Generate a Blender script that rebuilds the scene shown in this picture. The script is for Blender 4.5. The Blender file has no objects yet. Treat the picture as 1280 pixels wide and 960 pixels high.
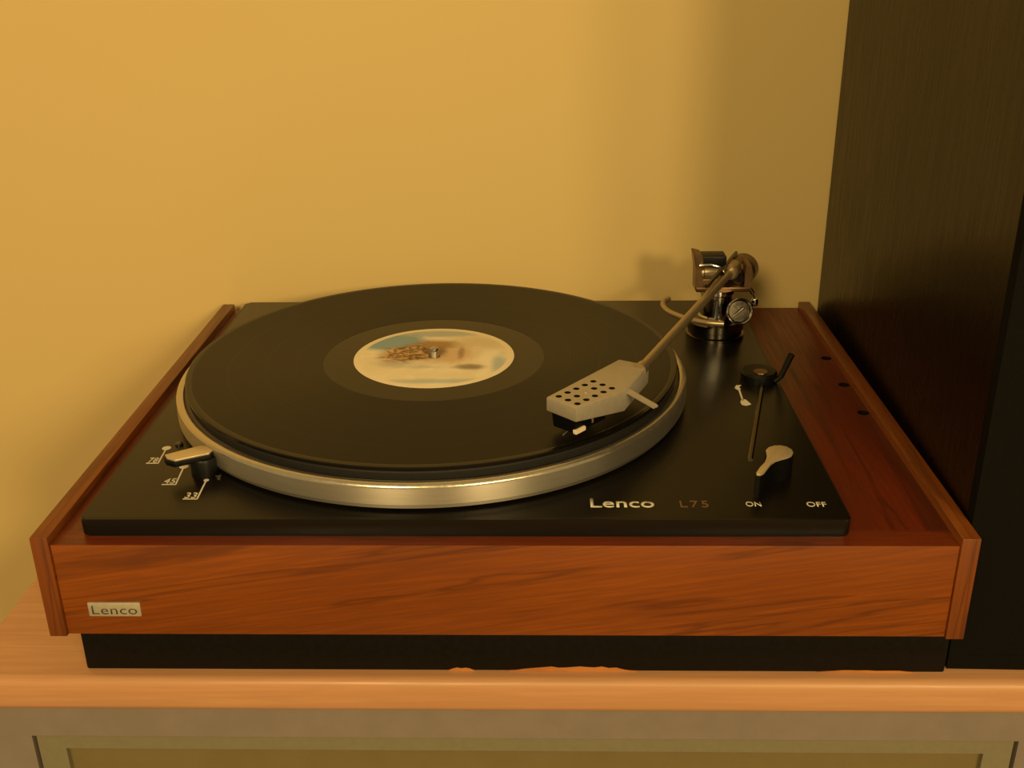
import bpy, bmesh, math, random
from mathutils import Vector, Matrix
random.seed(7)
scene = bpy.context.scene
COL = scene.collection

# ---------------------------------------------------------------- frame of reference
# Geometry below is written in millimetres around the record spindle (x right, y towards
# the wall, z up, z = 0 at the record's playing surface). The sideboard top lies at z = -115,
# which is 0.80 m above the floor in the scene.
TABLE = -115.0
def W(x, y, z):
    return Vector((x * .001, y * .001, (z - TABLE) * .001 + .8))

# ---------------------------------------------------------------- camera
cam = bpy.data.cameras.new('camera')
cam_o = bpy.data.objects.new('camera', cam); COL.objects.link(cam_o)
cam.sensor_fit = 'HORIZONTAL'; cam.sensor_width = 36; cam.lens = 37.704
cam.clip_start = .02; cam.clip_end = 50
pos = W(65.533, -622.459, 246.558)
rt = Vector((0.99967758, 0.02223516, -0.01226093)); up = Vector((0.00255753, 0.39224357, 0.91985784))
fw = Vector((-0.02526246, 0.91959261, -0.39206024))
cam_o.matrix_world = Matrix(((rt.x, up.x, -fw.x, pos.x), (rt.y, up.y, -fw.y, pos.y), (rt.z, up.z, -fw.z, pos.z), (0, 0, 0, 1)))
scene.camera = cam_o

# ---------------------------------------------------------------- world, lamps, exposure
world = bpy.data.worlds.new('room_ambience'); scene.world = world; world.use_nodes = True
bg = world.node_tree.nodes['Background']
bg.inputs['Color'].default_value = (1.0, .71, .29, 1); bg.inputs['Strength'].default_value = .34
LAMP = (1.0, .72, .30)
def lamp(name, loc, watts, radius):
    l = bpy.data.lights.new(name, 'POINT'); l.energy = watts; l.color = LAMP; l.shadow_soft_size = radius
    o = bpy.data.objects.new(name, l); COL.objects.link(o); o.location = loc
    return o
lamp('lamp_or_fill', (.76, -1.90, 1.62), 52, .12)
lamp('lamp_or_fill', (1.13, -1.88, 1.62), 30, .12)
lamp('lamp_or_fill', (-.45, -1.80, 1.90), 74, .26)  # added fill light, lifts the shaded right part of the wall
scene.view_settings.view_transform = 'Standard'; scene.view_settings.look = 'None'
scene.view_settings.exposure = 0.05; scene.view_settings.gamma = 1.0
scene.view_settings.use_curve_mapping = False

# ---------------------------------------------------------------- materials
class NT:
    def __init__(s, name):
        s.m = bpy.data.materials.new(name); s.m.use_nodes = True
        s.t = s.m.node_tree; s.n = s.t.nodes; s.l = s.t.links; s.b = s.n['Principled BSDF']
    def new(s, kind, **kw):
        n = s.n.new(kind)
        for k, v in kw.items(): setattr(n, k, v)
        return n
    def put(s, sock, v):
        if isinstance(v, bpy.types.NodeSocket): s.l.new(v, sock)
        elif isinstance(v, (int, float)) and hasattr(sock.default_value, '__len__'): sock.default_value = (v,) * len(sock.default_value)
        else: sock.default_value = v
    def math(s, op, a, b=0.0):
        n = s.new('ShaderNodeMath', operation=op); s.put(n.inputs[0], a); s.put(n.inputs[1], b); return n.outputs[0]
    def vmath(s, op, a, b=(0, 0, 0)):
        n = s.new('ShaderNodeVectorMath', operation=op); s.put(n.inputs[0], a); s.put(n.inputs[1], b)
        return n.outputs['Value'] if op == 'LENGTH' else n.outputs[0]
    def coord(s, scale=(1, 1, 1), rot=(0, 0, 0), loc=(0, 0, 0)):
        c = s.new('ShaderNodeTexCoord'); q = s.new('ShaderNodeMapping'); m = s.new('ShaderNodeMapping')
        s.l.new(c.outputs['Object'], q.inputs['Vector']); s.l.new(q.outputs[0], m.inputs['Vector'])
        q.inputs['Rotation'].default_value = rot
        m.inputs['Scale'].default_value = scale; m.inputs['Location'].default_value = loc
        return m.outputs[0]
    def noise(s, vec, scale=1.0, detail=4.0, rough=.55, dist=0.0):
        n = s.new('ShaderNodeTexNoise'); s.l.new(vec, n.inputs['Vector'])
        n.inputs['Scale'].default_value = scale; n.inputs['Detail'].default_value = detail
        n.inputs['Roughness'].default_value = rough; n.inputs['Distortion'].default_value = dist
        return n.outputs['Fac']
    def ramp(s, fac, stops):
        r = s.new('ShaderNodeValToRGB'); s.l.new(fac, r.inputs[0]); e = r.color_ramp.elements
        while len(e) < len(stops): e.new(.5)
        for q, (p, c) in zip(e, stops):
            q.position = p; q.color = (c, c, c, 1) if isinstance(c, (int, float)) else (*c, 1)
        return r.outputs[0]
    def mix(s, fac, a, b, mode='MIX'):
        n = s.new('ShaderNodeMix', data_type='RGBA', blend_type=mode)
        s.put(n.inputs[0], fac)
        for i, v in ((6, a), (7, b)):
            s.put(n.inputs[i], (*v, 1) if isinstance(v, tuple) and len(v) == 3 else v)
        return n.outputs[2]
    def step(s, v, lo, hi, a=0.0, b=1.0):
        n = s.new('ShaderNodeMapRange', interpolation_type='SMOOTHSTEP')
        s.put(n.inputs['Value'], v)
        n.inputs['From Min'].default_value = lo; n.inputs['From Max'].default_value = hi
        n.inputs['To Min'].default_value = a; n.inputs['To Max'].default_value = b
        return n.outputs[0]
    def bump(s, h, strength, dist=.001):
        n = s.new('ShaderNodeBump'); s.l.new(h, n.inputs['Height'])
        n.inputs['Strength'].default_value = strength; n.inputs['Distance'].default_value = dist
        s.l.new(n.outputs[0], s.b.inputs['Normal'])

def plain(name, col, rough=.5, metal=0.0, spec=.5, coat=0.0, vary=.08, scale=300, worn=.03):
    t = NT(name)
    f = t.noise(t.coord(), scale, 3)
    lo = tuple(c * (1 - vary) for c in col); hi = tuple(min(1, c * (1 + vary)) for c in col)
    t.put(t.b.inputs['Base Color'], t.ramp(f, [(.3, lo), (.7, hi)]))
    t.b.inputs['Roughness'].default_value = rough; t.b.inputs['Metallic'].default_value = metal
    t.b.inputs['Specular IOR Level'].default_value = spec; t.b.inputs['Coat Weight'].default_value = coat
    t.put(t.b.inputs['Roughness'], t.step(f, .3, .7, max(.02, rough - worn), rough + worn))
    return t.m

def wood(name, axis, light, mid, dark, tilt=0.0, rough=.38, streak=.75, coat=0.0, freq=1.0):
    """veneer with its grain along one axis, fine pores and a few dark figure lines"""
    t = NT(name)
    def sc(along, across):
        v = [across] * 3; v[axis] = along; return tuple(v)
    rot = (0, tilt, 0) if axis == 0 else (0, 0, tilt)
    big = t.noise(t.coord(sc(4 * freq, 26 * freq), rot), 1, 3, .5, .4)
    fine = t.noise(t.coord(sc(20 * freq, 520 * freq), rot), 1, 5, .6, .2)
    fig = t.noise(t.coord(sc(3.2 * freq, 58 * freq), rot, (3.1, 1.7, .4)), 1, 4, .55, .35)
    base = t.mix(t.ramp(big, [(.3, 0.0), (.7, 1.0)]), mid, light)
    base = t.mix(t.math('MULTIPLY', t.ramp(fine, [(.42, 1.0), (.62, 0.0)]), .30), base, dark)
    line = t.ramp(fig, [(.30, .8), (.36, .2), (.42, 0.0), (.535, 0.0), (.562, .8), (.585, .12), (.62, 0.0)])
    base = t.mix(t.math('MULTIPLY', line, streak), base, dark)
    t.put(t.b.inputs['Base Color'], base)
    t.put(t.b.inputs['Roughness'], t.step(fine, .3, .7, rough + .08, rough - .05))
    t.b.inputs['Coat Weight'].default_value = coat; t.b.inputs['Coat Roughness'].default_value = .15
    t.bump(fine, .12, .0004)
    return t.m

M = {}
M['teak_front'] = wood('teak_front', 0, (.275, .070, .0065), (.205, .047, .004), (.055, .011, .0015), tilt=.15, rough=.36, streak=.62)
M['teak_side'] = wood('teak_side', 1, (.25, .072, .012), (.19, .050, .008), (.07, .018, .004), rough=.34)
M['teak_edge'] = wood('teak_edge', 2, (.22, .060, .010), (.17, .043, .007), (.07, .018, .004), rough=.4)
M['rosewood_top'] = wood('rosewood_top', 1, (.150, .0185, .0035), (.100, .0115, .0025), (.033, .005, .0015), rough=.34)
M['rosewood_strip'] = wood('rosewood_strip', 0, (.20, .034, .006), (.14, .021, .004), (.045, .008, .002), tilt=.05, rough=.34)
M['beech'] = wood('beech', 0, (.60, .32, .165), (.53, .27, .135), (.39, .185, .085), rough=.36, streak=.2, coat=0.0, freq=.7)
M['laminate'] = plain('laminate', (.225, .19, .175), .42, spec=.4, vary=.05, scale=60)
M['door_frame'] = plain('door_frame', (.20, .185, .125), .35, spec=.5, vary=.04)
M['door_panel'] = plain('door_panel', (.175, .14, .065), .28, spec=.5, vary=.05, scale=40)
M['plinth_dark'] = plain('plinth_dark', (.05, .04, .03), .7)  # dark brown finish of the sideboard's plinth
M['base_black'] = plain('base_black', (.005, .0045, .004), .5, spec=.15, vary=.2)
M['raw_wood'] = wood('raw_wood', 0, (.60, .24, .06), (.46, .17, .04), (.26, .09, .02), rough=.8, streak=.6, freq=3)
M['deck_black'] = plain('deck_black', (.005, .004, .003), .30, spec=.36, vary=.12, scale=900, worn=0)
M['black_plastic'] = plain('black_plastic', (.003, .003, .003), .40, spec=.25)
M['hole_black'] = plain('hole_black', (.006, .005, .004), .8, spec=.1)
M['mat_rubber'] = plain('mat_rubber', (.012, .011, .010), .6, spec=.3)
M['silver_paint'] = plain('silver_paint', (.43, .385, .32), .42, metal=.35, spec=.4, vary=.05)
M['arm_metal'] = plain('arm_metal', (.42, .33, .20), .34, metal=.75, vary=.05)
M['chrome'] = plain('chrome', (.48, .46, .43), .14, metal=1.0, vary=.02)
M['dark_metal'] = plain('dark_metal', (.13, .11, .09), .20, metal=1.0, vary=.05)
M['bronze'] = plain('bronze', (.17, .10, .05), .32, metal=.8, vary=.08)
M['knob_cap'] = plain('knob_cap', (.62, .52, .36), .36, metal=.55, vary=.04)
M['print'] = plain('print', (.70, .66, .56), .5, vary=.03)
M['print_red'] = plain('print_red', (.17, .075, .025), .5, vary=.05)
M['badge'] = plain('badge', (.55, .52, .42), .38, metal=.5, vary=.05)
M['badge_ink'] = plain('badge_ink', (.05, .04, .03), .5)
M['tip'] = plain('tip', (.85, .70, .58), .4)
M['speaker_side'] = sps = wood('speaker_side', 2, (.0085, .0034, .001), (.007, .0028, .0009), (.005, .002, .0007), rough=.30, streak=.3)
sps.node_tree.nodes['Principled BSDF'].inputs['Specular IOR Level'].default_value = .22
M['grille'] = plain('grille', (.005, .0045, .004), .85, spec=.08, vary=.35, scale=1500)
M['floor_wood'] = wood('floor_wood', 1, (.30, .17, .08), (.24, .13, .06), (.12, .06, .03), rough=.4)

t = NT('wall_paint')
n1 = t.noise(t.coord(), 2.2, 4); n2 = t.noise(t.coord(), 160, 5, .6)
t.put(t.b.inputs['Base Color'], t.ramp(n1, [(.25, (.670, .500, .215)), (.75, (.695, .525, .235))]))
t.b.inputs['Roughness'].default_value = .62; t.b.inputs['Specular IOR Level'].default_value = .25
t.bump(n2, .10, .0006)
M['wall'] = t.m

t = NT('platter_alloy')          # turned aluminium: brushing runs round the rim
tg = t.new('ShaderNodeTangent', direction_type='RADIAL', axis='Z'); t.l.new(tg.outputs[0], t.b.inputs['Tangent'])
f = t.noise(t.coord((60, 60, 4000)), 1, 3)
t.put(t.b.inputs['Base Color'], t.ramp(f, [(.3, (.40, .37, .32)), (.7, (.48, .44, .39))]))
t.b.inputs['Metallic'].default_value = .85; t.b.inputs['Roughness'].default_value = .46
t.b.inputs['Anisotropic'].default_value = .9; t.b.inputs['Anisotropic Rotation'].default_value = .25
M['alloy'] = t.m

def vinyl(name, rough, aniso, grooves):
    t = NT(name)
    c = t.new('ShaderNodeTexCoord'); v = t.vmath('MULTIPLY', c.outputs['Object'], (1, 1, 0)); r = t.vmath('LENGTH', v)
    t.b.inputs['Base Color'].default_value = (.004, .0035, .003, 1)
    t.b.inputs['Specular IOR Level'].default_value = .22 if grooves else .33
    t.b.inputs['Roughness'].default_value = rough
    if grooves:
        tg = t.new('ShaderNodeTangent', direction_type='RADIAL', axis='Z'); t.l.new(tg.outputs[0], t.b.inputs['Tangent'])
        t.b.inputs['Anisotropic'].default_value = aniso; t.b.inputs['Anisotropic Rotation'].default_value = .25
        w = t.new('ShaderNodeTexNoise', noise_dimensions='1D'); t.l.new(t.math('MULTIPLY', r, 900), w.inputs['W'])
        w.inputs['Detail'].default_value = 3
        t.put(t.b.inputs['Roughness'], t.step(w.outputs['Fac'], .3, .7, rough - .05, rough + .05))
    return t.m
M['vinyl_groove'] = vinyl('vinyl_groove', .38, .5, True)
M['vinyl_band'] = vinyl('vinyl_band', .33, .5, True)
M['vinyl_smooth'] = vinyl('vinyl_smooth', .22, 0, False)

t = NT('record_label_print')     # washed abstract print: cream, pale blue and ochre
c = t.new('ShaderNodeTexCoord'); P = t.vmath('MULTIPLY', c.outputs['Object'], (20, 20, 0))
nz = t.noise(P, 2.3, 5, .6, .8); nf = t.noise(P, 7, 5, .65, 1.5)
def blob(cx, cy, rx, ry, soft=.5, wob=.7):
    d = t.vmath('LENGTH', t.vmath('MULTIPLY', t.vmath('SUBTRACT', P, (cx, cy, 0)), (1 / rx, 1 / ry, 0)))
    d = t.math('ADD', d, t.math('MULTIPLY', t.math('SUBTRACT', nz, .5), wob))
    return t.step(d, 1 - soft, 1 + soft * .3, 1, 0)
r = t.vmath('LENGTH', P)
colr = t.mix(t.step(nz, .4, .62), (.80, .70, .50), (.88, .80, .62))
colr = t.mix(t.math('MULTIPLY', blob(.5, .45, .5, .3, .8), .7), colr, (.62, .52, .33))
colr = t.mix(blob(-.62, .50, .55, .36, .4, .5), colr, (.22, .36, .44))
colr = t.mix(t.math('MULTIPLY', blob(-.05, .80, .6, .14, .5), .8), colr, (.34, .42, .44))
colr = t.mix(t.math('MULTIPLY', blob(.82, -.28, .12, .42, .7), .8), colr, (.36, .46, .52))
colr = t.mix(t.math('MULTIPLY', blob(.15, -.80, .8, .09, .8), .7), colr, (.36, .46, .52))
colr = t.mix(t.math('MULTIPLY', blob(-.42, -.24, .34, .12, .9, 1.2), .6), colr, (.36, .36, .36))
colr = t.mix(t.math('MULTIPLY', blob(-.1, -.36, .45, .07, .9, 1.4), .5), colr, (.36, .38, .40))
colr = t.mix(t.math('MULTIPLY', blob(.16, .05, .40, .42, .6), .8), colr, (.62, .42, .24))
colr = t.mix(t.math('MULTIPLY', blob(-.02, .40, .34, .20, .6), .95), colr, (.34, .19, .06))
fl = blob(-.32, .10, .44, .32, .4, .9)
colr = t.mix(fl, colr, t.mix(t.step(nf, .40, .66), (.11, .045, .012), (.66, .42, .20)))
colr = t.mix(t.math('MULTIPLY', blob(.46, -.36, .24, .10, .8, 1.2), .85), colr, (.20, .16, .12))
colr = t.mix(t.math('MULTIPLY', blob(.33, .12, .05, .26, .8, 1.0), .7), colr, (.26, .14, .07))
colr = t.mix(t.math('MULTIPLY', blob(.06, .16, .10, .22, .7), .7), colr, (.22, .12, .05))
colr = t.mix(t.step(r, .915, .93), colr, (.84, .74, .54))
t.put(t.b.inputs['Base Color'], colr); t.b.inputs['Roughness'].default_value = .45
M['label'] = t.m

# ---------------------------------------------------------------- mesh helpers
ORIGIN = {}
def empty(name, loc_mm, label, cat, group=None):
    o = bpy.data.objects.new(name, None); COL.objects.link(o); o.empty_display_size = .02
    w = W(*loc_mm); o.location = w; ORIGIN[o] = w
    o['label'] = label; o['category'] = cat
    if group: o['group'] = group
    return o

def sharpen(bm, ang=math.radians(32)):
    for f in bm.faces: f.smooth = True
    for e in bm.edges:
        e.smooth = not (len(e.link_faces) != 2 or e.calc_face_angle(0) > ang)

def link(name, me, parent=None, origin=None, label=None, kind=None):
    """mesh verts are in mm: turn them into metres round an origin at the piece's foot"""
    xs = [v.co for v in me.vertices]
    if origin is None:
        lo = [min(v[i] for v in xs) for i in range(3)]; hi = [max(v[i] for v in xs) for i in range(3)]
        origin = ((lo[0] + hi[0]) / 2, (lo[1] + hi[1]) / 2, lo[2])
    oc = Vector(origin)
    for v in me.vertices: v.co = (v.co - oc) * .001
    me.name = name
    o = bpy.data.objects.new(name, me); COL.objects.link(o)
    w = W(*origin); ORIGIN[o] = w
    if parent is not None:
        o.parent = parent; o.location = w - ORIGIN[parent]
    else: o.location = w
    if label: o['label'] = label
    if kind: o['kind'] = kind
    return o

def obj(name, bm, mats, parent=None, smooth=True, ang=32, **kw):
    bmesh.ops.recalc_face_normals(bm, faces=bm.faces[:])
    if smooth: sharpen(bm, math.radians(ang))
    me = bpy.data.meshes.new(name); bm.to_mesh(me); bm.free()
    for m in (mats if isinstance(mats, (list, tuple)) else [mats]): me.materials.append(M[m])
    return link(name, me, parent, **kw)

def box(bm, x0, x1, y0, y1, z0, z1, bev=0, seg=2, mi=0):
    v = [bm.verts.new((x, y, z)) for z in (z0, z1) for y in (y0, y1) for x in (x0, x1)]
    fs = [bm.faces.new([v[i] for i in q]) for q in ((0, 2, 3, 1), (4, 5, 7, 6), (0, 1, 5, 4), (2, 6, 7, 3), (0, 4, 6, 2), (1, 3, 7, 5))]
    for f in fs: f.material_index = mi
    if bev:
        es = list({e for f in fs for e in f.edges})
        bmesh.ops.bevel(bm, geom=es, offset=bev, segments=seg, profile=.5, affect='EDGES')
    return bm
def B(*a, **k): return box(bmesh.new(), *a, **k)

def prism(bm, pts, z0, z1, bev=0, seg=2):
    """pts: (x, y) outline; z0/z1 numbers or functions of (x, y)"""
    g = lambda z, p: z(*p) if callable(z) else z
    lo = [bm.verts.new((p[0], p[1], g(z0, p))) for p in pts]; hi = [bm.verts.new((p[0], p[1], g(z1, p))) for p in pts]
    n = len(pts); fs = [bm.faces.new(lo[::-1]), bm.faces.new(hi)]
    for i in range(n): fs.append(bm.faces.new((lo[i], lo[(i + 1) % n], hi[(i + 1) % n], hi[i])))
    if bev:
        es = list({e for f in fs[:2] for e in f.edges})
        bmesh.ops.bevel(bm, geom=es, offset=bev, segments=seg, profile=.5, affect='EDGES')
    return bm

def frame_of(d):
    d = Vector(d).normalized(); a = Vector((0, 0, 1)) if abs(d.z) < .9 else Vector((1, 0, 0))
    u = d.cross(a).normalized(); return u, d.cross(u).normalized()

def lathe(bm, prof, c=(0, 0, 0), axis=(0, 0, 1), seg=64, mi=None):
    """prof: (radius, height) list along axis; r = 0 closes"""
    ax = Vector(axis).normalized(); c = Vector(c)
    if abs(ax.z) > .999: u, v = Vector((1, 0, 0)), Vector((0, 1, 0))
    else: u, v = frame_of(ax)
    rings = []
    for r, h in prof:
        if r < 1e-6: rings.append([bm.verts.new(c + ax * h)])
        else: rings.append([bm.verts.new(c + ax * h + (u * math.cos(k * math.tau / seg) + v * math.sin(k * math.tau / seg)) * r) for k in range(seg)])
    for j, (a, b) in enumerate(zip(rings, rings[1:])):
        for k in range(seg):
            q = [a[k % len(a)], a[(k + 1) % seg % len(a)], b[(k + 1) % seg % len(b)], b[k % len(b)]]
            q = list(dict.fromkeys(q))
            if len(q) > 2:
                f = bm.faces.new(q)
                if mi: f.material_index = mi[j]
    return bm

def tube(bm, pts, r, seg=16, cap=True):
    pts = [Vector(p) for p in pts]; rr = r if isinstance(r, (list, tuple)) else [r] * len(pts)
    rings = []; u = None
    for i, p in enumerate(pts):
        d = (pts[min(i + 1, len(pts) - 1)] - pts[max(i - 1, 0)]).normalized()
        if u is None: u, v = frame_of(d)
        else: u = (u - d * u.dot(d)).normalized(); v = d.cross(u)
        rings.append([bm.verts.new(p + (u * math.cos(k * math.tau / seg) + v * math.sin(k * math.tau / seg)) * rr[i]) for k in range(seg)])
    for a, b in zip(rings, rings[1:]):
        for k in range(seg): bm.faces.new((a[k], a[(k + 1) % seg], b[(k + 1) % seg], b[k]))
    if cap: bm.faces.new(rings[0][::-1]); bm.faces.new(rings[-1])
    return bm

def spline(pts, n=8):
    pts = [Vector(p) for p in pts]; out = []
    for i in range(len(pts) - 1):
        p0, p1, p2, p3 = pts[max(i - 1, 0)], pts[i], pts[i + 1], pts[min(i + 2, len(pts) - 1)]
        for k in range(n):
            s = k / n
            out.append(.5 * ((2 * p1) + (p2 - p0) * s + (2 * p0 - 5 * p1 + 4 * p2 - p3) * s * s + (3 * p1 - p0 - 3 * p2 + p3) * s ** 3))
    return out + [pts[-1]]

def cut(o_bm, cutters_bm):
    """exact boolean of two mm-space bmeshes; the cutter's faces bring material slot 1"""
    mes = []
    for b in (o_bm, cutters_bm):
        bmesh.ops.recalc_face_normals(b, faces=b.faces[:]); me = bpy.data.meshes.new('cut'); b.to_mesh(me); b.free()
        me.materials.append(None); me.materials.append(None); mes.append(me)
    a, c = (bpy.data.objects.new('cut', m) for m in mes)
    COL.objects.link(a); COL.objects.link(c)
    md = a.modifiers.new('cut', 'BOOLEAN'); md.operation = 'DIFFERENCE'; md.object = c; md.solver = 'EXACT'
    dg = bpy.context.evaluated_depsgraph_get(); dg.update()
    me = bpy.data.meshes.new_from_object(a.evaluated_get(dg))
    bm = bmesh.new(); bm.from_mesh(me)
    for x in (a, c): bpy.data.objects.remove(x)
    for x in mes + [me]: bpy.data.meshes.remove(x)
    return bm

def lettering(name, s, rect, plane, level, mat, parent, depth=.15, bold=0.0, spacing=1.0):
    """text fitted into rect (a0, a1, b0, b1) mm: 'top' lies on z = level, 'front' stands on y = level"""
    cu = bpy.data.curves.new(name, 'FONT'); cu.body = s; cu.offset = bold; cu.resolution_u = 4; cu.space_character = spacing
    o = bpy.data.objects.new(name, cu); COL.objects.link(o)
    dg = bpy.context.evaluated_depsgraph_get(); dg.update()
    me = bpy.data.meshes.new_from_object(o.evaluated_get(dg)); bpy.data.objects.remove(o)
    bm = bmesh.new(); bm.from_mesh(me); bpy.data.meshes.remove(me)
    r = bmesh.ops.extrude_face_region(bm, geom=bm.faces[:])
    for v in r['geom']:
        if isinstance(v, bmesh.types.BMVert): v.co.z += 1
    xs = [v.co.x for v in bm.verts]; ys = [v.co.y for v in bm.verts]
    a0, a1, b0, b1 = rect
    for v in bm.verts:
        a = a0 + (v.co.x - min(xs)) / (max(xs) - min(xs)) * (a1 - a0); b = b0 + (v.co.y - min(ys)) / (max(ys) - min(ys)) * (b1 - b0)
        d = depth if v.co.z > .5 else -.05
        v.co = (a, b, level + d) if plane == 'top' else (a, level - d, b)
    return obj(name, bm, mat, parent, smooth=False)

# ================================================================ THE SETTING
WALL_Y = 192.0
def structure(name, bm, mat): return obj(name, bm, mat, None, smooth=False, kind='structure')
structure('wall_back', B(-2600, 2600, WALL_Y, WALL_Y + 120, TABLE - 800, TABLE + 1800), 'wall')
structure('floor', B(-2600, 2600, -3200, WALL_Y + 120, TABLE - 840, TABLE - 800), 'floor_wood')

# ================================================================ SIDEBOARD
SX0, SX1, SY = -244.0, 950.0, -170.0
side = empty('sideboard', (354, 0, TABLE - 800), 'beech topped sideboard with grey framed doors carrying the turntable', 'sideboard')
obj('top_board', B(SX0, SX1, SY, WALL_Y - 1, TABLE - 21.0, TABLE, bev=5.0, seg=6), 'beech', side, label='light beech board with rounded front edge')
ZB = TABLE - 21.0; FY = SY + 5
D1 = (-212.0, 321.0); D2 = (387.0, 920.0); DT, DB = -156.5, -700.0
# carcass built as boards so that the doors sit in real openings
bm = bmesh.new()
box(bm, SX0 + 4, D1[0], FY, WALL_Y - 3, TABLE - 740, ZB)
box(bm, D1[1], D2[0], FY, WALL_Y - 3, TABLE - 740, ZB)
box(bm, D2[1], SX1 - 4, FY, WALL_Y - 3, TABLE - 740, ZB)
for a, b in (D1, D2):
    box(bm, a, b, FY, WALL_Y - 3, DT, ZB); box(bm, a, b, FY, WALL_Y - 3, TABLE - 740, DB)
    box(bm, a, b, WALL_Y - 9, WALL_Y - 3, DB, DT)
obj('carcass', bm, 'laminate', side, smooth=False, label='grey laminate carcass')
obj('plinth', B(SX0 + 20, SX1 - 20, FY + 30, WALL_Y - 20, TABLE - 800, TABLE - 740), 'plinth_dark', side)
for a, b in (D1, D2):
    g, fw_, ft = 2.2, 15.0, 8.5
    bm = bmesh.new(); y0, y1 = FY + .6, FY + 17
    x0, x1, z0, z1 = a + g, b - g, DB + g, DT - .6
    box(bm, x0, x0 + fw_, y0, y1, z0, z1); box(bm, x1 - fw_, x1, y0, y1, z0, z1)
    box(bm, x0 + fw_, x1 - fw_, y0, y1, z1 - ft, z1); box(bm, x0 + fw_, x1 - fw_, y0, y1, z0, z0 + fw_)
    d = obj('door', bm, 'door_frame', side, smooth=False, label='door with a narrow pale frame')
    obj('door_panel', B(x0 + fw_, x1 - fw_, y0 + 3, y0 + 8, z0 + fw_, z1 - ft), 'door_panel', d, smooth=False)

# ================================================================ LOUDSPEAKER
SPW, SPH = 230.0, 560.0
sp = empty('loudspeaker', (395, 14, TABLE), 'tall dark brown loudspeaker cabinet standing right beside the turntable', 'loudspeaker')
# the cabinet is set down about one degree askew: its rear stands a little further from the plinth
fx, fy = Vector((279.2, -157.5)), Vector((286.0, 188.0))
dy_ = (fy - fx).normalized(); dx_ = Vector((dy_.y, -dy_.x))
def sq(a0, a1, b0, b1): return [tuple(fx + dx_ * a + dy_ * b) for a, b in ((a0, b0), (a1, b0), (a1, b1), (a0, b1))]
Z0, Z1 = TABLE, TABLE + SPH
obj('cabinet', prism(bmesh.new(), sq(0, SPW, 8, 345), Z0, Z1, bev=.8), 'speaker_side', sp, label='dark brown veneered cabinet')
bm = bmesh.new()
prism(bm, sq(0, 9, 0, 8), Z0, Z1); prism(bm, sq(SPW - 9, SPW, 0, 8), Z0, Z1)
prism(bm, sq(9, SPW - 9, 0, 8), Z0, Z0 + 9); prism(bm, sq(9, SPW - 9, 0, 8), Z1 - 9, Z1)
obj('front_frame', bm, 'grille', sp, smooth=False)
obj('grille', prism(bmesh.new(), sq(9, SPW - 9, .2, 8), Z0 + 9, Z1 - 9), 'grille', sp, smooth=False, label='black cloth grille')

# ================================================================ TURNTABLE: plinth
XL, XR, YF, YB, ZT = -185.8, 278.4, -172.3, 183.4, -27.2
TB = 9.0; PT, PB = -32.0, -84.8; DZ = -22.3
tt = empty('turntable', (46, 0, TABLE), 'teak plinth turntable with black metal deck, silver platter and tonearm', 'turntable')
for x in (XL, XR - TB):
    bm = B(x, x + TB, YF, YB, -85.6, ZT, bev=.5); bm.normal_update()
    for f in bm.faces:
        if f.calc_center_median().y < YF + .6: f.material_index = 1
    obj('side_board', bm, ['teak_side', 'teak_edge'], tt)
obj('front_panel', B(XL + TB + .3, XR - TB - .3, YF + 1.2, YF + 13, PB, PT, bev=.35), 'teak_front', tt, label='teak veneer front panel')
obj('rear_panel', B(XL + TB, XR - TB, YB - 13, YB - 1, PB, PT), 'teak_front', tt)
# top veneers round the deck
DX0, DX1, DY0, DY1 = -164.0, 218.6, -162.4, 173.0
obj('top_strip', B(XL + TB, XR - TB, YF + 1.5, DY0 + 6, PT - 6, PT + .05), 'rosewood_strip', tt, smooth=False)
obj('top_strip', B(XL + TB, DX0 + 6, DY0 + 6, YB - 1, PT - 6, PT + .05), 'rosewood_top', tt, smooth=False)
obj('top_strip', B(DX0 + 6, DX1 - 6, DY1 - 6, YB - 1, PT - 6, PT + .05), 'rosewood_strip', tt, smooth=False)
cb = bmesh.new()
for hx, hy in ((265.7 - .6, 75), (265.7 - .6, 28), (266 - .6, -16)):
    lathe(cb, [(0, PT - 4), (3.6, PT - 4), (3.6, PT + 3), (0, PT + 3)], (hx, hy, 0), seg=24)
for f in cb.faces: f.material_index = 1
bm = cut(B(DX1 - 6, XR - TB, DY0 + 6, YB - 1, PT - 6, PT + .05), cb)
obj('top_panel', bm, ['rosewood_top', 'hole_black'], tt, smooth=False, label='dark red wood panel with three drilled holes')
# recessed base
base = obj('base', B(-176, 277.0, -161.0, 172, TABLE, PB, bev=1.2), 'base_black', tt, label='recessed black base')
def chip(x0, x1, h, n):
    pts = [(x0, 0)]
    for i in range(n + 1):
        s = i / n; e = min(1, 5 * s, 5 * (1 - s)) if 0 < i < n else .15
        pts.append((x0 + (x1 - x0) * s, h * e * random.uniform(.75, 1.1)))
    pts.append((x1, 0))
    bm = bmesh.new()
    a = [bm.verts.new((x, -161.3, TABLE + .1 + z)) for x, z in pts]; b = [bm.verts.new((x, -160.0, TABLE + .1 + z)) for x, z in pts]
    bm.faces.new(a); bm.faces.new(b[::-1])
    for i in range(len(a)): bm.faces.new((a[i], b[i], b[(i + 1) % len(a)], a[(i + 1) % len(a)]))
    obj('chipped_edge', bm, 'raw_wood', base, smooth=False, label='bare wood where the black paint has chipped')
chip(17, 31, 2.2, 6); chip(49, 117, 2.9, 18); chip(211, 262, 1.5, 12)
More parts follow.
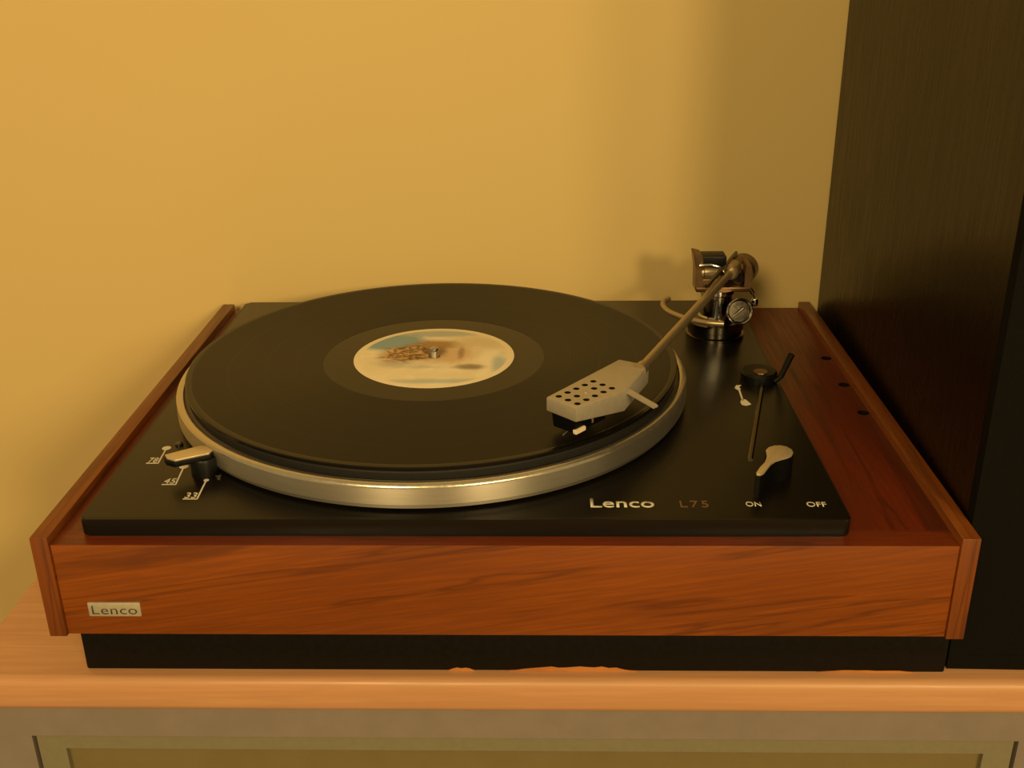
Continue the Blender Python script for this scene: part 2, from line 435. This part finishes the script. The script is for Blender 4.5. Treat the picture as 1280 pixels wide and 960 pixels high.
# badge
bd = obj('badge', B(-163.4, -136.5, YF + .2, YF + 1.6, -73.4, -65.2, bev=.45), 'badge', tt, label='small silver maker plate on the front panel')
lettering('badge_lettering', 'Lenco', (-161.4, -138.4, -71.9, -66.9), 'front', YF + .2, 'badge_ink', bd, bold=-.006, spacing=1.05)

# ================================================================ deck plate and its print
bm = bmesh.new(); rr = 3.5; pts = []
for cx, cy, a0 in ((DX1 - rr, DY0 + rr, -90), (DX1 - rr, DY1 - rr, 0), (DX0 + rr, DY1 - rr, 90), (DX0 + rr, DY0 + rr, 180)):
    pts += [(cx + rr * math.cos(math.radians(a0 + k * 15)), cy + rr * math.sin(math.radians(a0 + k * 15))) for k in range(7)]
prism(bm, pts, PT + .1, DZ, bev=1.3, seg=3)
deck = obj('deck_plate', bm, 'deck_black', tt, label='black satin metal deck plate')
lettering('deck_lettering', 'Lenco', (91.3, 123.4, -150.3, -141.2), 'top', DZ, 'print', deck, bold=.012, spacing=1.02)
lettering('model_lettering', 'L75', (136.4, 150.6, -150.2, -143.6), 'top', DZ, 'print_red', deck, spacing=1.25)
lettering('on_lettering', 'ON', (169.4, 177.0, -149.2, -144.4), 'top', DZ, 'print', deck, bold=.005)
lettering('off_lettering', 'OFF', (199.8, 209.6, -149.4, -144.6), 'top', DZ, 'print', deck, bold=.005)
for s, (tx0, tx1, ty, dx, dy) in {'78': (-150.6, -143.6, -101.6, -145.2, -83.2), '45': (-134.0, -126.2, -126.0, -128.4, -105.6), '33': (-118.0, -110.2, -141.6, -111.6, -121.4)}.items():
    lettering('speed_lettering', s, (tx0 + .3, tx1 - 1.6, ty + 1.0, ty + 6.6), 'top', DZ, 'print', deck, depth=.1)
    bm = bmesh.new(); box(bm, tx0, tx1, ty - .5, ty + .3, DZ - .05, DZ + .1)
    L = Vector((dx - tx1 + .4, dy - ty, 0)); n = Vector((L.y, -L.x, 0)).normalized() * .42
    p0 = Vector((tx1 - .4, ty, 0)); p1 = p0 + L
    prism(bm, [tuple((p0 + n)[:2]), tuple((p1 + n)[:2]), tuple((p1 - n)[:2]), tuple((p0 - n)[:2])], DZ - .05, DZ + .1)
    rd = 1.4 if s == '33' else 2.5
    lathe(bm, [(0, DZ - .05), (rd, DZ - .05), (rd, DZ + .12), (0, DZ + .12)], (dx, dy, 0), seg=20)
    obj('speed_marker', bm, 'print', deck, smooth=False)
# lift symbol: two small arrowed ends joined by a thin line
bm = bmesh.new(); zz = (DZ - .05, DZ + .1)
prism(bm, [(190.2, 5), (193.6, 5.5), (191.6, 2.0), (192.2, -1.0), (190.0, -2.5), (188.6, .5)], *zz)
prism(bm, [(190.4, -2.0), (191.5, -2.0), (190.9, -18.6), (189.8, -18.6)], *zz)
prism(bm, [(189.8, -17), (192.2, -17), (193.6, -21), (194.4, -24.5), (191.0, -26.5), (188.6, -25), (188.4, -21)], *zz)
obj('lift_symbol', bm, 'print', deck, smooth=False)
for sx, sy in ((-139.2, -79.2), (-106.2, -117.2)):
    sc = obj('screw', lathe(bmesh.new(), [(0, DZ), (2.3, DZ), (2.3, DZ + .9), (1.6, DZ + 1.5), (0, DZ + 1.7)], (sx, sy, 0), seg=20), 'dark_metal', tt)

# ================================================================ platter, mat, spindle
RP = 156.5
prof = [(0, -20.5), (154.6, -20.5), (155.6, -18.2), (RP, -17.6), (RP, -8.6), (RP - .25, -7.6), (RP - 1.3, -6.5), (RP - 3.0, -6.0), (RP - 4.3, -6.3), (RP - 5.0, -7.2), (150.2, -8.0), (0, -8.0)]
M['alloy_lip'] = plain('alloy_lip', (.60, .55, .46), .24, metal=.9, vary=.03)
lip = [1 if RP - 5.5 < a[0] and a[1] >= -8.7 and b[1] > -8.0 and b[0] < RP + .1 and a[0] > b[0] else 0 for a, b in zip(prof, prof[1:])]
obj('platter', lathe(bmesh.new(), prof, seg=192, mi=lip), ['alloy', 'alloy_lip'], tt, origin=(0, 0, -20.5), label='turned aluminium platter with a bright rim')
obj('platter_mat', lathe(bmesh.new(), [(0, -8), (148.6, -8), (149.4, -7.2), (149.4, -3.4), (148.6, -2.2), (0, -2.2)], seg=160), 'mat_rubber', tt, origin=(0, 0, -8))
obj('spindle', lathe(bmesh.new(), [(0, -7), (3.4, -7), (3.4, 4.2), (2.9, 5.8), (1.6, 6.8), (0, 7.1)], seg=24), 'chrome', tt)

# ================================================================ the record
rec = empty('vinyl_record', (0, 0, -2.1), 'black vinyl record with a pale blue and cream label on the platter', 'record')
prof = [(3.6, -2.0), (150.0, -2.0), (150.5, -1.5), (150.5, -.35), (149.9, .1), (147.4, .1), (146.6, 0), (126.4, 0), (125.2, 0), (103.8, 0), (102.8, 0),
        (85.4, 0), (84.5, 0), (68.6, 0), (68.45, -.1), (3.6, -.1), (3.6, -2.0)]
mi = [1 if prof[j][0] < 68.55 or prof[j][1] != 0 else (0 if prof[j][0] - prof[j + 1][0] > 5 else 2) for j in range(len(prof) - 1)]
obj('disc', lathe(bmesh.new(), prof, seg=192, mi=mi), ['vinyl_groove', 'vinyl_smooth', 'vinyl_band'], rec, origin=(0, 0, -2.0), ang=4)
obj('record_label', lathe(bmesh.new(), [(3.7, -.02), (50, -.02), (50, .16), (49.6, .22), (3.7, .22), (3.7, -.02)], seg=96), 'label', rec, origin=(0, 0, 0), label='paper label washed in cream, pale blue and ochre')

# ================================================================ tonearm
PV = Vector((190.5, 98, 0)); DIR = Vector((.441, .897, 0)).normalized()
bm = bmesh.new()
lathe(bm, [(0, DZ), (20.5, DZ), (20.5, DZ + 2.2), (19.0, DZ + 3.0), (19.0, DZ + 6.0), (20.0, DZ + 6.6), (20.0, DZ + 11.5), (18.6, DZ + 12.5), (0, DZ + 12.5)], PV, seg=64)
ab = obj('arm_base', bm, 'dark_metal', tt, label='dark polished round tonearm base')
bm = lathe(bmesh.new(), [(0, DZ + 12.4), (12.5, DZ + 12.4), (12.5, DZ + 15), (11.2, DZ + 16), (11.2, DZ + 31), (12.3, DZ + 32), (12.3, DZ + 35), (0, DZ + 35)], PV, seg=48)
obj('pillar', bm, 'chrome', ab, label='chrome pillar')
# yoke: two upright cheeks with a bridge
yk = obj('bearing_yoke', B(174.5, 212, 90, 107, 11.5, 15, bev=.8), 'bronze', tt, label='bronze toned bearing yoke')
for pts in ([(174.2, 12), (178.8, 12), (179.6, 30), (177.8, 37.5), (171.8, 39), (173.8, 27)], [(207.6, 12), (212.5, 12), (213.4, 24), (211.6, 31), (208, 31)]):
    bm = bmesh.new(); a = [bm.verts.new((x, 90.5, z)) for x, z in pts]; b = [bm.verts.new((x, 106.5, z)) for x, z in pts]
    bm.faces.new(a); bm.faces.new(b[::-1])
    for i in range(len(a)): bm.faces.new((a[i], b[i], b[(i + 1) % len(a)], a[(i + 1) % len(a)]))
    bmesh.ops.bevel(bm, geom=bm.edges[:], offset=.5, segments=2, affect='EDGES')
    obj('cheek', bm, 'bronze', yk)
obj('bearing_cap', B(177.5, 194.5, 91, 105, 29.8, 37.0, bev=.9), 'black_plastic', yk, label='black bearing cap')
obj('knife_edge', lathe(bmesh.new(), [(0, 0), (6.2, 0), (6.2, 1.2), (5.0, 2.0), (5.0, 13), (6.2, 13.6), (6.2, 15), (0, 15)], (178, 96, 24.5), axis=(1, 0, 0), seg=32), 'arm_metal', yk)
obj('knife_edge', tube(bmesh.new(), [(176, 90, 31), (184, 88.5, 31.8), (192, 89.5, 29.5)], 1.0, 10), 'chrome', yk)
# the arm itself
p0 = Vector((122.6, -66, 18.4)); p1 = Vector((198.6, 97, 24.2)); p2 = p1 + (p1 - p0).normalized() * 14
arm = obj('tonearm', tube(bmesh.new(), [p0, p0 + (p1 - p0) * .04, p0 + (p1 - p0) * .5, p1, p2], [3.0, 2.7, 2.8, 3.1, 3.1], 20), 'arm_metal', tt, label='straight metal tonearm tube')
obj('collar', tube(bmesh.new(), [p0 - (p1 - p0).normalized() * 3, p0 + (p1 - p0).normalized() * 3.5], [4.0, 3.6], 20), 'arm_metal', arm)
# counterweight behind the pivot
cwd = (p1 - p0).normalized()
bm = lathe(bmesh.new(), [(0, 0), (8.2, 0), (10.2, 1.6), (10.8, 4), (10.8, 10), (10.2, 10.6), (10.2, 12), (10.8, 12.6), (10.8, 22), (9.8, 23.6), (0, 23.6)], p1 + cwd * 7 + Vector((2.0, 0, -6.0)), axis=cwd, seg=40)
obj('counterweight', bm, 'bronze', arm, label='round bronze counterweight')
bm = lathe(bmesh.new(), [(3.0, 0), (4.6, 0), (5.8, 1.6), (5.8, 13), (5.0, 14.5), (0, 14.5)], p1 - cwd * 3, axis=cwd, seg=28)
obj('arm_housing', bm, 'arm_metal', arm)
bm = lathe(bmesh.new(), [(0, 0), (4.4, 0), (4.9, .8), (4.9, 12), (0, 12)], p1 + Vector((5.0, -2, -4.5)), axis=cwd, seg=24)
obj('weight_stub', bm, 'dark_metal', arm)
# thin balance rod carried above the tube
obj('balance_rod', tube(bmesh.new(), [(174.6, 46.5, 30), (206.7, 123.9, 30)], 1.35, 12), 'dark_metal', arm)
obj('rod_clip', tube(bmesh.new(), [(188.5, 80, 30), (192.0, 84.5, 24.5)], 1.6, 10), 'dark_metal', arm)
# headshell with its rows of holes
out = [(69.5, -108.3), (84.3, -123.0), (110.9, -102.0), (127.0, -64.1), (111.0, -55.5)]
def topz(x, y): return 20.0
def botz(x, y):
    d = (x - 76.9) * .663 + (y + 115.6) * .749
    return 12.0 - max(0, min(1, d / 33)) * 3.4
bm = prism(bmesh.new(), out, botz, topz, bev=.7)
cb = bmesh.new()
U = Vector((4.75, 5.01, 0)); V = Vector((4.72, -4.73, 0)); H0 = Vector((75.84, -107.72, 0))
for j in range(3):
    for i in range(5):
        if (i, j) == (2, 1): continue
        h = H0 + U * i + V * j
        lathe(cb, [(0, 15.5), (1.75, 15.5), (1.75, 22), (0, 22)], h, seg=14)
for f in cb.faces: f.material_index = 1
obj('headshell', cut(bm, cb), ['silver_paint', 'hole_black'], arm, label='silver headshell with three rows of round holes')
h = H0 + U * 2 + V
obj('screw', lathe(bmesh.new(), [(0, 19.9), (1.5, 19.9), (1.4, 20.3), (0, 20.45)], h, seg=16), 'silver_paint', arm)
# finger lift
bm = bmesh.new(); a, b = Vector((111.0, -95.5, 19.6)), Vector((126.3, -111.9, 16.4)); n = Vector((.73, .68, 0)) * 2.7
vs = [bm.verts.new(q) for q in (a - n * .7, b - n * .7, b + n * .7, a + n * .7)]; lo = [bm.verts.new(v.co - Vector((0, 0, 1.5))) for v in vs]
bm.faces.new(vs); bm.faces.new(lo[::-1])
for i in range(4): bm.faces.new((vs[i], lo[i], lo[(i + 1) % 4], vs[(i + 1) % 4]))
bmesh.ops.bevel(bm, geom=bm.edges[:], offset=.35, segments=2, affect='EDGES')
obj('finger_lift', bm, 'silver_paint', arm)
# cartridge and stylus
f1 = Vector((-.663, -.749, 0)); s1 = Vector((.749, -.663, 0)); cc = Vector((86.2, -105.1, 0))
def rot_box(bm, c, l0, l1, w, z0, z1, taper=0.0):
    v = []
    for z, tp in ((z0, taper), (z1, 0)):
        for l, s in ((l0, -1), (l0, 1), (l1 - tp, 1), (l1 - tp, -1)): v.append(bm.verts.new(c + f1 * l + s1 * s * w + Vector((0, 0, z))))
    for q in ((0, 1, 2, 3), (7, 6, 5, 4), (0, 4, 5, 1), (1, 5, 6, 2), (2, 6, 7, 3), (3, 7, 4, 0)): bm.faces.new([v[i] for i in q])
    bmesh.ops.bevel(bm, geom=list({e for x in v for e in x.link_edges}), offset=.4, segments=2, affect='EDGES')
    return bm
obj('cartridge', rot_box(bmesh.new(), cc, -14, 13, 7.6, 3.2, 12.2, 1.5), 'black_plastic', arm, label='black cartridge under the headshell')
obj('stylus_grip', rot_box(bmesh.new(), cc + s1 * 7.8, 4.2, 12.8, 1.2, 3.4, 6.0, .5), 'tip', arm, label='pale stylus grip')
obj('stylus', tube(bmesh.new(), [cc + f1 * 7 + Vector((0, 0, 2.6)), cc + f1 * 12 + Vector((0, 0, .9)), cc + f1 * 12.4 + Vector((0, 0, .12))], [.5, .35, .12], 8), 'chrome', arm)
for s in (-6.0, 6.0):
    obj('screw', lathe(bmesh.new(), [(0, 6.4), (1.1, 6.4), (1.1, 12), (0, 12)], cc + s1 * s * 1.5 - f1 * 1, seg=12), 'chrome', arm)

# anti-skating dial and weight at the pillar
dc = Vector((203.5, 84, -.2)); dax = Vector((.12, -.95, .28)).normalized()
dl = obj('antiskate_dial', lathe(bmesh.new(), [(0, 0), (8.8, 0), (9.0, .6), (9.0, 3.4), (8.4, 4), (7.6, 3.6), (7.2, 2.6), (0, 2.6)], dc, axis=dax, seg=40), 'dark_metal', tt, label='round anti-skating dial')
obj('dial_rim', lathe(bmesh.new(), [(8.0, 3.6), (9.3, 3.6), (9.3, 4.6), (8.6, 5.0), (8.0, 4.6), (8.0, 3.6)], dc, axis=dax, seg=40), 'chrome', dl)
obj('dial_pointer', tube(bmesh.new(), [dc + dax * 3.4 + Vector((-5.5, 0, -5)), dc + dax * 3.4 + Vector((2.5, 0, 2.5))], .9, 8), 'chrome', dl)
obj('dial_stalk', tube(bmesh.new(), [dc, (198, 95, -2)], 3.0, 12), 'dark_metal', dl)
obj('antiskate_rod', tube(bmesh.new(), spline([(208, 100, 18), (213, 98, 12), (215.5, 97, 8)], 4), 1.4, 10), 'dark_metal', tt)
obj('antiskate_weight', lathe(bmesh.new(), [(0, 0), (2.2, 0), (2.6, 1), (2.6, 4), (2.2, 5), (0, 5)], (217.4, 99, -1.2), seg=20), 'chrome', tt)
obj('antiskate_thread', tube(bmesh.new(), [(215.6, 97, 8), (217.4, 99, 3.6)], .5, 6), 'dark_metal', tt)
# lift bar: curved rail in front of the base
lp = [(158.5, 106, 2.2), (154.6, 103.5, .8), (153.2, 97, -.4), (155.2, 86, -.6), (160, 77.5, -.6), (166.5, 70.5, -.8), (178, 63.5, -1), (190, 60.5, -1)]
lb = obj('lift_bar', tube(bmesh.new(), spline(lp, 6), [1.9] * 7 + [2.0] * (6 * 7 - 6), 12), 'arm_metal', tt, label='curved metal lift bar')
obj('lift_post', tube(bmesh.new(), [(184, 80, DZ + 12), (182, 62.5, -2)], 1.8, 10), 'dark_metal', lb)

# cueing hinge, handle and lever bar
hb = bmesh.new()
lathe(hb, [(0, DZ), (11.5, DZ), (11.5, DZ + 4.5), (10.3, DZ + 6), (0, DZ + 6.4)], (206.5, 16, 0), seg=40)
hg = obj('cueing_hub', hb, 'black_plastic', tt, label='low round black cueing hub')
obj('hub_cap', lathe(bmesh.new(), [(0, DZ + 6.2), (4.6, DZ + 6.2), (4.4, DZ + 6.8), (0, DZ + 7)], (206.5, 12, 0), seg=28), 'bronze', hg)
obj('cueing_handle', tube(bmesh.new(), [(215.3, 9, DZ + 1), (218.8, 9, -18.0), (224.4, 9, -2.8)], [1.6, 1.8, 2.1], 14), 'black_plastic', hg)
bm = bmesh.new()
a, b = Vector((206.4, 4, 0)), Vector((180.5, -98, 0)); n = Vector((.97, -.245, 0))
prof = [(1.7, 0), (1.6, 1.2), (.8, 2.1), (-.8, 2.1), (-1.6, 1.2), (-1.7, 0)]
ra = [bm.verts.new(a + n * q + Vector((0, 0, DZ + z))) for q, z in prof]; rb = [bm.verts.new(b + n * q * .8 + Vector((0, 0, DZ + z * .5))) for q, z in prof]
for i in range(len(prof)): bm.faces.new((ra[i], ra[(i + 1) % 6], rb[(i + 1) % 6], rb[i]))
bm.faces.new(ra); bm.faces.new(rb[::-1])
obj('cueing_lever', bm, 'dark_metal', hg, label='slim polished lever lying along the deck')

# on/off lever: teardrop column with a pale cap
tear = [(185.0, -112.2), (187.2, -108.8), (190.8, -106.6), (194.2, -106.4), (197.2, -108), (199.2, -111.4), (199.3, -115), (197.5, -118.8), (194.8, -121), (191.7, -122.4), (187.6, -124.3), (184.4, -128.7), (181.5, -134), (178.6, -139.2), (176.8, -140.6), (174.9, -140.2), (174.9, -138.4), (178.0, -132.6), (181.6, -127.0), (184.0, -121.5), (184.6, -116.5)]
lv = obj('power_lever', prism(bmesh.new(), tear, DZ, -10.0), 'black_plastic', tt, label='black teardrop on and off lever')
ctr = Vector((sum(p[0] for p in tear) / len(tear), sum(p[1] for p in tear) / len(tear)))
obj('lever_cap', prism(bmesh.new(), [tuple(ctr + (Vector(p) - ctr) * .97) for p in tear], -10.05, -9.0, bev=.25), 'knob_cap', lv, label='pale metal cap')
# speed selector
col = obj('speed_selector', lathe(bmesh.new(), [(0, DZ), (7.4, DZ), (7.4, -13.2), (6.8, -12.2), (0, -12.0)], (-114.5, -112.5, 0), seg=32), 'black_plastic', tt, label='black speed selector knob')
bar = [(-134.2, -117.5), (-131.6, -121.8), (-126.3, -124.4), (-109.6, -115.6), (-108.6, -110.5), (-112.2, -106.4), (-117.5, -106.0)]
obj('selector_lever', prism(bmesh.new(), bar, -13.2, -10.0, bev=.3), 'black_plastic', col)
cb_ = Vector((sum(p[0] for p in bar) / len(bar), sum(p[1] for p in bar) / len(bar)))
obj('lever_cap', prism(bmesh.new(), [tuple(cb_ + (Vector(p) - cb_) * .94) for p in bar], -10.05, -9.0, bev=.25), 'knob_cap', col, label='pale metal cap')
